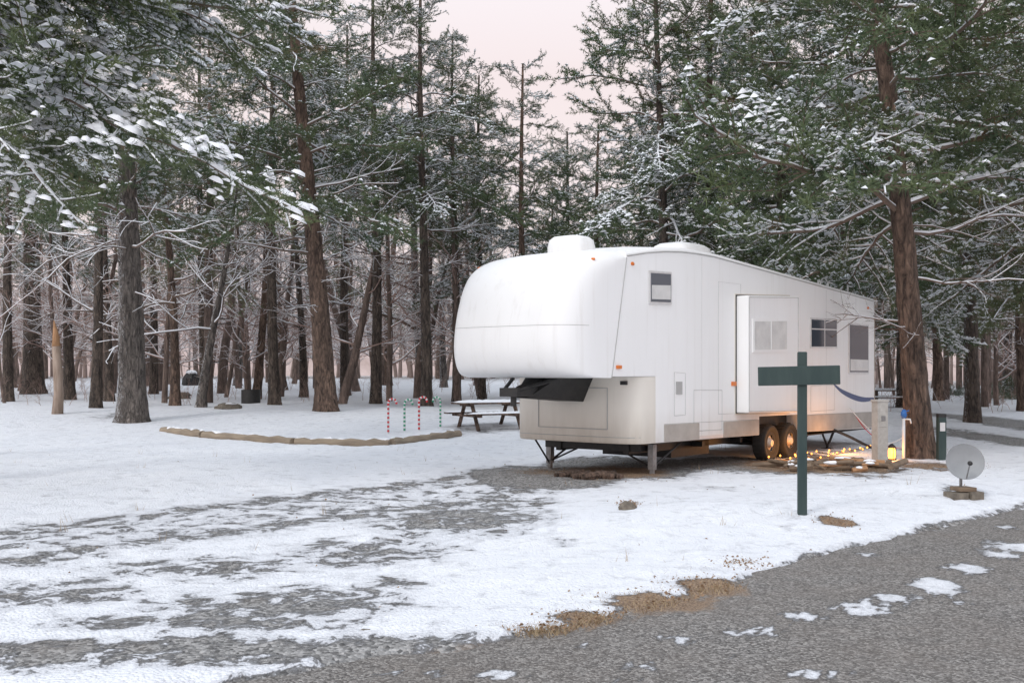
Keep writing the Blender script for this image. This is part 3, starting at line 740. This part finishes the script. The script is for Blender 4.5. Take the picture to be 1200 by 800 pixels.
for z in (1.1,1.4,1.7,2.0,2.3,2.6,2.9,3.2): rl.tube([(10.42,1.7,z),(10.42,2.05,z)],.012,6,0)
obj('ladder_and_rails',rl.mesh('rails',['alu']),rv)
ch=MB()
for w in (.5,1.85): ch.box(1.0,10.1,w,w+.1,.36,.54,0)
for t in (1.5,3,4.4,6.9,8.5,10.0): ch.box(t,t+.08,.3,2.14,.38,.47,0)
ch.box(4.58,6.48,.35,2.1,.5,1.2,0); 
ch.box(1.05,4.5,.05,2.39,.53,.548,0); ch.box(6.55,10.25,.05,2.39,.40,.415,0)
ch.box(1.03,1.06,.3,2.2,.4,.56,0)
pinv=[(.45,.75,1.59),(.45,1.69,1.59),(-.3,1.55,1.59),(-.3,.89,1.59),(.42,.95,1.20),(.42,1.5,1.20),(-.85,1.36,1.28),(-.85,1.08,1.28)]
ch.add(pinv,[(0,3,2,1),(4,5,6,7),(0,1,5,4),(3,0,4,7),(2,3,7,6),(1,2,6,5)],0)
ch.box(-1.12,-.6,1.05,1.39,1.30,1.43,0); ch.tube([(-.2,1.22,1.55),(-.85,1.22,1.38)],.09,8,0); ch.tube([(-1.0,1.22,1.32),(-1.0,1.22,1.16)],.045,10,0)
ch.tube([(-1.1,1.1,1.38),(-.5,.8,1.56)],.03,6,0);ch.tube([(-1.1,1.34,1.38),(-.5,1.65,1.56)],.03,6,0)
for t in (5.1,5.95): ch.tube([(t,.1,.33),(t,2.34,.33)],.045,8,0); 
for w in (.42,2.0): ch.box(4.7,6.4,w,w+.06,.42,.47,0)
ch.box(7.0,8.3,.7,1.8,.28,.42,0); ch.box(2.3,3.6,.5,1.9,.22,.5,0)
obj('chassis',ch.mesh('chassis',['black'],False),rv)
lg=MB()
for w in (.18,2.22):
    lg.box(1.14,1.24,w-.05,w+.05,.12,.75,0); lg.box(1.16,1.22,w-.03,w+.03,.02,.2,0); lg.box(1.06,1.32,w-.12,w+.12,.0,.035,0)
    lg.tube([(1.19,w,.15),(2.1,w,.52)],.018,6,1); 
lg.tube([(1.19,.18,.15),(1.19,1.1,.54)],.016,6,1); lg.tube([(1.19,2.22,.15),(1.19,1.3,.54)],.016,6,1)
lg.tube([(.62,2.1,.56),(1.19,2.22,.1)],.016,6,1)
for w in (.4,2.0):
    lg.tube([(9.0,w,.42),(8.6,w,.04)],.03,6,1); lg.tube([(8.3,w,.42),(8.62,w,.06)],.025,6,1); lg.box(8.5,8.72,w-.1,w+.1,0,.04,1)
obj('landing_legs',lg.mesh('legs',['steel','black'],False),rv)
wm=MB()
tp=[(.15,.0),(.22,.0),(.24,-.015),(.30,-.03),(.325,-.02),(.34,.01),(.345,.06),(.345,.17),(.33,.215),(.30,.235),(.2,.23)]
R90=Matrix.Rotation(math.radians(-90),4,'X')
wm.lathe(tp,36,R90,0)
wm.lathe([(.235,-.005),(.225,.0),(.215,.03),(.19,.07),(.15,.045),(.10,.03),(.075,-.01),(.06,-.03),(.0,-.035)],36,R90,1)
for k in range(8):
    a=2*math.pi*k/8; wm.blob((.152*math.cos(a),.04,.152*math.sin(a)),(.025,.012,.025),2,jit=0)
for k in range(24):
    a=2*math.pi*k/24; wm.box(-.02,.02,.04,.19,.338,.352,0,Matrix.Rotation(a,4,'Y'))
wme=wm.mesh('wheel',['rubber','rim','black'],True,35)
for t in (5.1,5.95):
    obj('wheel_near',wme,rv,(t,.03,.345)); obj('wheel_far',wme,rv,(t,WD-.06,.345),(0,0,math.pi))
hs=MB()
hs.tube(cat([(8.0,.1,.5),(8.0,-.3,.35),(8.4,-.8,.06),(9.0,-1.2,.05)],6),.03,7,0)
hs.tube(cat([(8.8,-.02,.9),(8.9,-.35,.5),(9.2,-.7,.15),(9.4,-1.1,.4)],6),.012,6,1)
hs.tube(cat([(9.1,-.02,.75),(9.2,-.25,.4),(9.3,-.7,.08),(9.6,-1.2,.06)],6),.01,6,2)
M['white']=simple('white_plastic',(.75,.75,.75),None,.5,5,b_str=0); M['red']=simple('red_plastic',(.6,.03,.04),(.5,.02,.03),.4,5,b_str=0)
obj('hookup_hoses',hs.mesh('hoses',['black','white','red']),rv)
def emis(name,c,s):
    m,nt,b=newmat(name); b.inputs['Base Color'].default_value=c+(1,); b.inputs['Emission Color'].default_value=c+(1,); b.inputs['Emission Strength'].default_value=s; return m
M['glow']=emis('warm_bulb',(1.0,.36,.07),4)
def rvw(t,w): return OX+U[0]*t+Wd[0]*w, OY+U[1]*t+Wd[1]*w
sl_=MB(); rr=random.Random(3); pts=[]
for k in range(30):
    t=4.6+4.0*k/29; w=-.30+.22*math.sin(k*1.9)-.35*(k/29); x,y=rvw(t,w); pts.append((x,y,H(x,y)+.05+.06*abs(math.sin(k*2.1))))
sl_.tube(cat(pts,3),.006,4,0)
for p in pts[::1]: sl_.blob((p[0],p[1],p[2]+.02),(.016,.016,.02),1,6,4,0)
obj('string_lights',sl_.mesh('string_lights',['black','glow']))
for t,w in((5.5,-.40),(7.2,-.55)):
    x,y=rvw(t,w); ld=bpy.data.lights.new('string_lights_glow','POINT'); ld.energy=17; ld.color=(1,.40,.08); ld.shadow_soft_size=.12
    lo=bpy.data.objects.new('string_lights_glow',ld); lo.location=(x,y,.25); scene.collection.objects.link(lo); lo.parent=bpy.data.objects['string_lights']
# ------------------------------------------------------------------ props
M['teal']=simple('dark_green_paint',(.018,.038,.038),(.035,.06,.056),.6,10,stretch=(1,1,.2))
M['concrete']=simple('concrete',(.50,.48,.45),(.38,.36,.33),.85,12,b_str=.4)
M['wood']=simple('weathered_wood',(.26,.19,.13),(.12,.085,.06),.85,8,b_str=.5,stretch=(.3,1,1))
M['timber']=simple('landscape_timber',(.36,.29,.21),(.19,.15,.11),.85,10,b_str=.6,stretch=(.12,1,1))
M['rock']=simple('rock',(.10,.085,.07),(.22,.19,.15),.9,14,b_str=.8)
M['grn']=simple('green_plastic',(.02,.3,.16),(.02,.25,.13),.4,5,b_str=0)
M['bluep']=simple('blue_plastic',(.03,.15,.45),(.02,.12,.4),.4,5,b_str=0)
M['dish']=simple('dish_grey',(.30,.31,.32),(.24,.25,.26),.5,5,b_str=0)
M['snapwood']=simple('fresh_split_wood',(.48,.27,.14),(.3,.16,.08),.85,14,b_str=.5,stretch=(1,1,.2))
M['snagbark']=simple('snag_wood',(.42,.33,.27),(.22,.16,.12),.85,10,b_str=.7,stretch=(1,1,.15))
x,y=world(940,607); 
sg=empty('wooden_cross_sign',(x,y,H(x,y)),(0,0,math.radians(-9)))
q=MB(); q.box(-.048,.048,-.045,.045,-.2,1.80,0); obj('post',q.mesh('post',['teal'],False),sg).modifiers.new('b','BEVEL').width=.008
q=MB(); q.box(-.44,.42,-.075,-.047,1.44,1.645,0); obj('crossbar',q.mesh('bar',['teal'],False),sg,rot=(0,math.radians(-1.2),0)).modifiers.new('b','BEVEL').width=.006
for px,py,hp,col,fl in((455,509,44,'red',1),(474,507,41,'grn',1),(491,506,43,'red',1),(516,502,39,'grn',-1)):
    x,y=world(px,py); h=hp/F*y; e=empty('candy_cane_decoration',(x,y,H(x,y)-.05),(0,0,.3*fl))
    P=[(0,0,z) for z in np.linspace(0,h-.12,16)]+[(.11*fl*(1-math.cos(a)),0,h-.12+.12*math.sin(a)) for a in np.linspace(.35,3.3,8)]
    P=np.array(P); q=MB()
    for i in range(len(P)-1): q.tube([P[i],P[i]+(P[i+1]-P[i])*1.02],.03,8,i%2)
    obj('cane',q.mesh('cane',[col,'white']),e)
def table(x,y,rz,s=1):
    e=empty('picnic_table',(x,y,H(x,y)),(0,0,rz)); q=MB()
    for k in range(5): q.box(-.95,.95,-.38+k*.155,-.38+k*.155+.14,.70,.745,0)
    for sy in(-1,1):
        for k in range(2): a=sy*.70-.13+k*.14; q.box(-.95,.95,a,a+.13,.42,.46,0)
    for sx in(-.65,.65):
        q.box(sx-.04,sx+.04,-.85,.85,.36,.418,0); q.box(sx-.04,sx+.04,-.36,.36,.64,.698,0)
        for sy in(-1,1): q.tube([(sx+.045,sy*.62,.0),(sx+.045,sy*.22,.70)],.06,4,0)
    obj('frame',q.mesh('table',['bark_red'],False),e)
    q=MB(); 
    def slab(x0,x1,y0,y1,z,h):
        nx,ny=14,6; V=[];fs=[]
        for i in range(nx+1):
            for j in range(ny+1):
                ex=min(i,nx-i)/1.5; ey=min(j,ny-j)/1.5; V.append((x0+(x1-x0)*i/nx,y0+(y1-y0)*j/ny,z+h*min(1,ex,ey)*(1+.3*math.sin(i*1.7+j*2))))
        for i in range(nx):
            for j in range(ny): a=i*(ny+1)+j; fs.append((a,a+ny+1,a+ny+2,a+1))
        q.add(V,fs,0)
    slab(-.95,.95,-.38,.38,.746,.06); slab(-.95,.95,-.83,-.56,.461,.04); slab(-.95,.95,.57,.84,.461,.04)
    obj('snow_cover',q.mesh('snowc',['snow']),e)
x,y=world(572,503); table(x,y,.5)
x,y=world(1045,478); table(x,y,-.3)
def logs(pp):
    P=[world(*p) for p in pp]
    for (xa,ya),(xb,yb) in zip(P[:-1],P[1:]):
        L=math.hypot(xb-xa,yb-ya); a=math.atan2(yb-ya,xb-xa)
        e=empty('landscape_timber',((xa+xb)/2,(ya+yb)/2,H((xa+xb)/2,(ya+yb)/2)+.08),(0,0,a))
        q=MB(); n=12; q.tube([(L*(i/n-.5)*.98,.02*math.sin(i*1.3),.015*math.sin(i*2)) for i in range(n+1)],[.10+.012*math.sin(i*2.7) for i in range(n+1)],10,0)
        obj('log',q.mesh('log',['timber'],True,50),e)
        q=MB(); rr=random.Random(int(xa*100)); q.tube([(L*(i/30-.5)*.96,.04+.02*math.sin(i),.07+.01*math.sin(i*3)) for i in range(31)],[max(.004,rr.uniform(-.02,.065)) for _ in range(31)],8,0); obj('snow_strip',q.mesh('s',['snow']),e)
logs([(190,506),(238,514),(345,522),(458,523),(538,512)])
x,y=world(294,473); e=empty('fire_ring',(x,y,H(x,y))); q=MB()
r=11/F*y; q.lathe([(r,-.1),(r,.45*r/.3),(r*.9,.45*r/.3),(r*.9,.1)],20,Matrix.Identity(4),0); q.blob((0,0,.55*r/.3*.6),(r*.88,r*.88,.12),1); obj('ring',q.mesh('ring',['black','snow'],True,40),e)
def rock(px,py,wpx,hpx,mat='rock',snow=False):
    x,y=world(px,py); w=wpx/F*y/2; h=hpx/F*y; q=MB(); q.blob((0,0,h*.3),(w,w*.8,h*.7),0,10,7,.22,int(px)); 
    if snow: q.blob((0,0,h*.85),(w*.7,w*.6,h*.18),1,8,5,.1,2)
    obj('rock',q.mesh('rock',[mat,'snow'],False),None,(x,y,H(x,y)))
rock(736,600,20,13); rock(573,748,16,7); rock(430,745,20,8); rock(224,452,20,18,'black',snow=True); rock(210,468,26,10,snow=True)
rock(268,480,30,8,snow=True)
x,y=world(67,486); e=empty('broken_tree_snag',(x,y,H(x,y)-.1)); h=112/F*y; r=5.5/F*y; q=MB()
q.tube([(0,0,0),(.05,0,h*.25),(.02,0,h*.5),(-.03,0,h*.75)],[r*1.25,r,r*.95,r*.9],9,1); q.tube([(-.03,0,h*.75),(-.05,0,h*.9),(-.10,0,h*1.02)],[r*.9,r*.55,r*.08],7,0)
q.tube([(.02,0,h*.72),(.06,.02,h*.86)],[r*.5,r*.05],5,0); q.tube([(-.08,0,h*.72),(-.12,.02,h*.84)],[r*.3,r*.05],5,0)
obj('snag',q.mesh('snag',['snapwood','snagbark']),e)
x,y=world(1031,545); e=empty('utility_pedestal',(x,y,H(x,y)),(0,0,.3)); s=y/F; q=MB()
q.box(-7*s,7*s,-.09,.09,-.1,74*s,0); q.box(-8*s,8*s,-.1,.1,74*s,77*s,0); q.box(-5*s,5*s,-.098,-.09,45*s,68*s,1); q.box(-3*s,3*s,-.105,-.098,52*s,58*s,2)
obj('pedestal',q.mesh('ped',['concrete','concrete','steel'],False),e).modifiers.new('b','BEVEL').width=.01
x,y=world(1059,541); e=empty('water_spigot_post',(x,y,H(x,y))); s=y/F; q=MB()
q.tube([(0,0,0),(0,0,52*s)],.03,8,0); q.blob((0,0,56*s),(.06,.06,.09),1); q.tube([(0,0,50*s),(.1,-.05,50*s),(.12,-.05,45*s)],.018,6,0); q.tube([(-.05,0,58*s),(.1,0,60*s)],.012,6,1)
obj('spigot',q.mesh('spigot',['white','bluep']),e)
x,y=world(1103,541); e=empty('marker_post',(x,y,H(x,y))); s=y/F; q=MB()
q.box(-4.5*s,4.5*s,-.06,.06,-.1,52*s,0); q.box(-4.5*s,4.5*s,-.06,.06,52*s,56*s,1); q.box(-3*s,3*s,-.066,-.06,36*s,46*s,2)
obj('post',q.mesh('post',['teal','black','alu'],False),e)
x,y=world(1128,586); e=empty('satellite_dish',(x,y,H(x,y))); q=MB(); r=.225
D=Matrix.Translation((0,-.05,.47))@Matrix.Rotation(math.radians(-12),4,'Z')@Matrix.Rotation(math.radians(72),4,'X')
q.lathe([(0,-.0),(r*.3,.006),(r*.6,.022),(r*.85,.045),(r,.062),(r*1.01,.055),(r*.85,.035),(r*.6,.012),(0,-.012)],40,D,0)
c=D@Vector((0,0,-.02)); q.tube([(0,.05,.06),(0,.05,.40),tuple(c)],.02,8,1)
a=D@Vector((0,-r*.95,.05)); b2=D@Vector((0,-r*.35,.30)); q.tube([tuple(a),tuple(b2)],.009,6,1); q.blob(tuple(b2),(.03,.04,.03),2,8,5,0)
obj('dish',q.mesh('dish',['dish','steel','black'],True,50),e)
q=MB(); q.box(-.2,.0,-.12,.1,-.03,.10,0); q.box(.03,.2,-.14,.08,-.03,.11,0); q.box(-.08,.14,-.08,.14,.112,.16,1)
obj('blocks',q.mesh('blocks',['rock','wood'],False),e,rot=(0,0,.2))
x0,y0=world(985,552); e=empty('firewood_pile',(x0,y0,H(x0,y0))); q=MB(); rr=random.Random(4)
for k in range(38):
    a=rr.uniform(-.5,.5) if rr.random()<.5 else rr.uniform(0,3.1); L=rr.uniform(.08,.32); cx=rr.uniform(-1.1,.9); cy=rr.uniform(-.5,.6); z=rr.uniform(.03,.14); r=rr.uniform(.02,.055)
    q.tube([(cx-L*math.cos(a),cy-L*math.sin(a),z),(cx+L*math.cos(a),cy+L*math.sin(a),z+rr.uniform(-.02,.08))],r,7,rr.choice([0,0,1]))
    if rr.random()<.3: q.blob((cx,cy,z+r),(L*.6,.05,.03),2,8,4,.1,k)
obj('logs',q.mesh('logs',['wood','snapwood','snow'],True,50),e)
x,y=world(1045,541); e=empty('lantern',(x,y,H(x,y))); q=MB()
q.lathe([(.06,0),(.07,.02),(.07,.04),(.05,.05)],14,Matrix.Identity(4),0); q.lathe([(.045,.05),(.055,.09),(.055,.17),(.04,.21)],14,Matrix.Identity(4),1); q.lathe([(.06,.21),(.06,.225),(.02,.27),(0,.275)],14,Matrix.Identity(4),0)
for a in range(4): q.tube([(.062*math.cos(a*1.57),.062*math.sin(a*1.57),.04),(.062*math.cos(a*1.57),.062*math.sin(a*1.57),.22)],.005,4,0)
obj('lantern_body',q.mesh('lantern',['black','glow']),e,sc=(1.25,1.25,1.25))
ld=bpy.data.lights.new('lantern_light','POINT'); ld.energy=6; ld.color=(1,.42,.10); ld.shadow_soft_size=.05
lo=bpy.data.objects.new('lantern_light',ld); lo.location=(0,-.15,.2); scene.collection.objects.link(lo); lo.parent=e
x,y=world(690,562); q=MB(); rr=random.Random(8)
for k in range(16):
    a=rr.uniform(0,3.1); L=rr.uniform(.08,.25); cx=rr.uniform(-.45,.5); cy=rr.uniform(-.3,.3)
    q.tube([(cx-L*math.cos(a),cy-L*math.sin(a),.05),(cx+L*math.cos(a),cy+L*math.sin(a),.08)],rr.uniform(.03,.055),6,0)
obj('kindling_pile',q.mesh('kindling',['bark_red'],False),None,(x,y,H(x,y)+.02))
# litter & stubble
M['leaf']=simple('dead_leaf',(.20,.12,.07),(.34,.24,.15),.8,30,b_str=0)
q=MB(); rr=random.Random(21)
def leaf(x,y,s):
    z=H(x,y)+.04; a=rr.uniform(0,6.28); t=rr.uniform(-.4,.4); c,s_=math.cos(a)*s,math.sin(a)*s
    q.add([(x-c,y-s_,z),(x+s_*.35,y-c*.35,z+t*s),(x+c,y+s_,z+s*.3),(x-s_*.35,y+c*.35,z-t*s+.01)],[(0,1,2,3)],0)
for _ in range(140):
    y=rr.uniform(7,24); x=rr.uniform(-.5,.5)*y
    if y>edge(x)+.1: leaf(x,y,rr.uniform(.008,.02))
for cx,cy,rx,ry,s in DIRT:
    for _ in range(150):
        x=rr.gauss(cx,rx*.6); y=rr.gauss(cy,ry*.6); 
        if y>edge(x)-.2: leaf(x,y,rr.uniform(.006,.018))
obj('leaf_litter',q.mesh('leaves',['leaf'],False))
q=MB(); M['straw']=simple('dry_grass',(.42,.32,.2),(.3,.22,.13),.9,8,b_str=0)
def tuft(x,y,n,hm):
    for k in range(n):
        h=rr.uniform(.03,hm); dx,dy=rr.uniform(-.06,.06),rr.uniform(-.06,.06); x2=x+rr.uniform(-.08,.08); y2=y+rr.uniform(-.05,.05); z=H(x2,y2)
        q.add([(x2-.003,y2,z),(x2+.003,y2,z),(x2+dx,y2+dy,z+h)],[(0,1,2)],0)
for _ in range(60):
    y=rr.uniform(8,26); x=rr.uniform(-.5,.45)*y
    if y<edge(x)+.2: continue
    tuft(x,y,rr.randint(1,5),.2)
for cx,cy,rx,ry,s in DIRT[:4]:
    for _ in range(60):
        x=rr.gauss(cx,rx*.6); y=rr.gauss(cy,ry*.6)
        if y>edge(x)-.1: tuft(x,y,5,.07)
obj('dry_grass',q.mesh('dry_grass',['straw'],False))
# ------------------------------------------------------------------ world & sun
w=bpy.data.worlds.new('World'); scene.world=w; w.use_nodes=True; nt=w.node_tree; bg=nt.nodes['Background']
sky=nt.nodes.new('ShaderNodeTexSky'); sky.sky_type='NISHITA'; sky.sun_disc=False; sky.sun_elevation=math.radians(38); sky.sun_rotation=math.radians(215); sky.dust_density=3
tc=nt.nodes.new('ShaderNodeTexCoord'); sx=nt.nodes.new('ShaderNodeSeparateXYZ'); nt.links.new(tc.outputs['Generated'],sx.inputs[0])
g=ramp(nt,sx.outputs[2],.28,.62)
cl=mixc(nt,g,(8.5,7.35,7.25),(10.2,11.0,12.1))
col=mixc(nt,.9,sky.outputs[0],cl); nt.links.new(col,bg.inputs['Color']); bg.inputs['Strength'].default_value=.12
sd=bpy.data.lights.new('sun','SUN'); sd.energy=1.1; sd.angle=math.radians(14); sd.color=(1,.985,.965)
so=bpy.data.objects.new('sun',sd); scene.collection.objects.link(so)
az=math.radians(215); el=math.radians(38)
dirv=Vector((math.sin(az)*math.cos(el),math.cos(az)*math.cos(el),math.sin(el)))
so.rotation_euler=dirv.to_track_quat('Z','Y').to_euler()
cam=bpy.data.cameras.new('camera'); co=bpy.data.objects.new('camera',cam); scene.collection.objects.link(co)
co.location=(0,0,EYE); co.rotation_euler=(math.radians(90),0,0); cam.lens=36; cam.sensor_width=36; cam.shift_y=37/1200; cam.clip_end=1500
scene.camera=co
scene.view_settings.view_transform='Standard'; scene.view_settings.look='None'; scene.view_settings.exposure=0
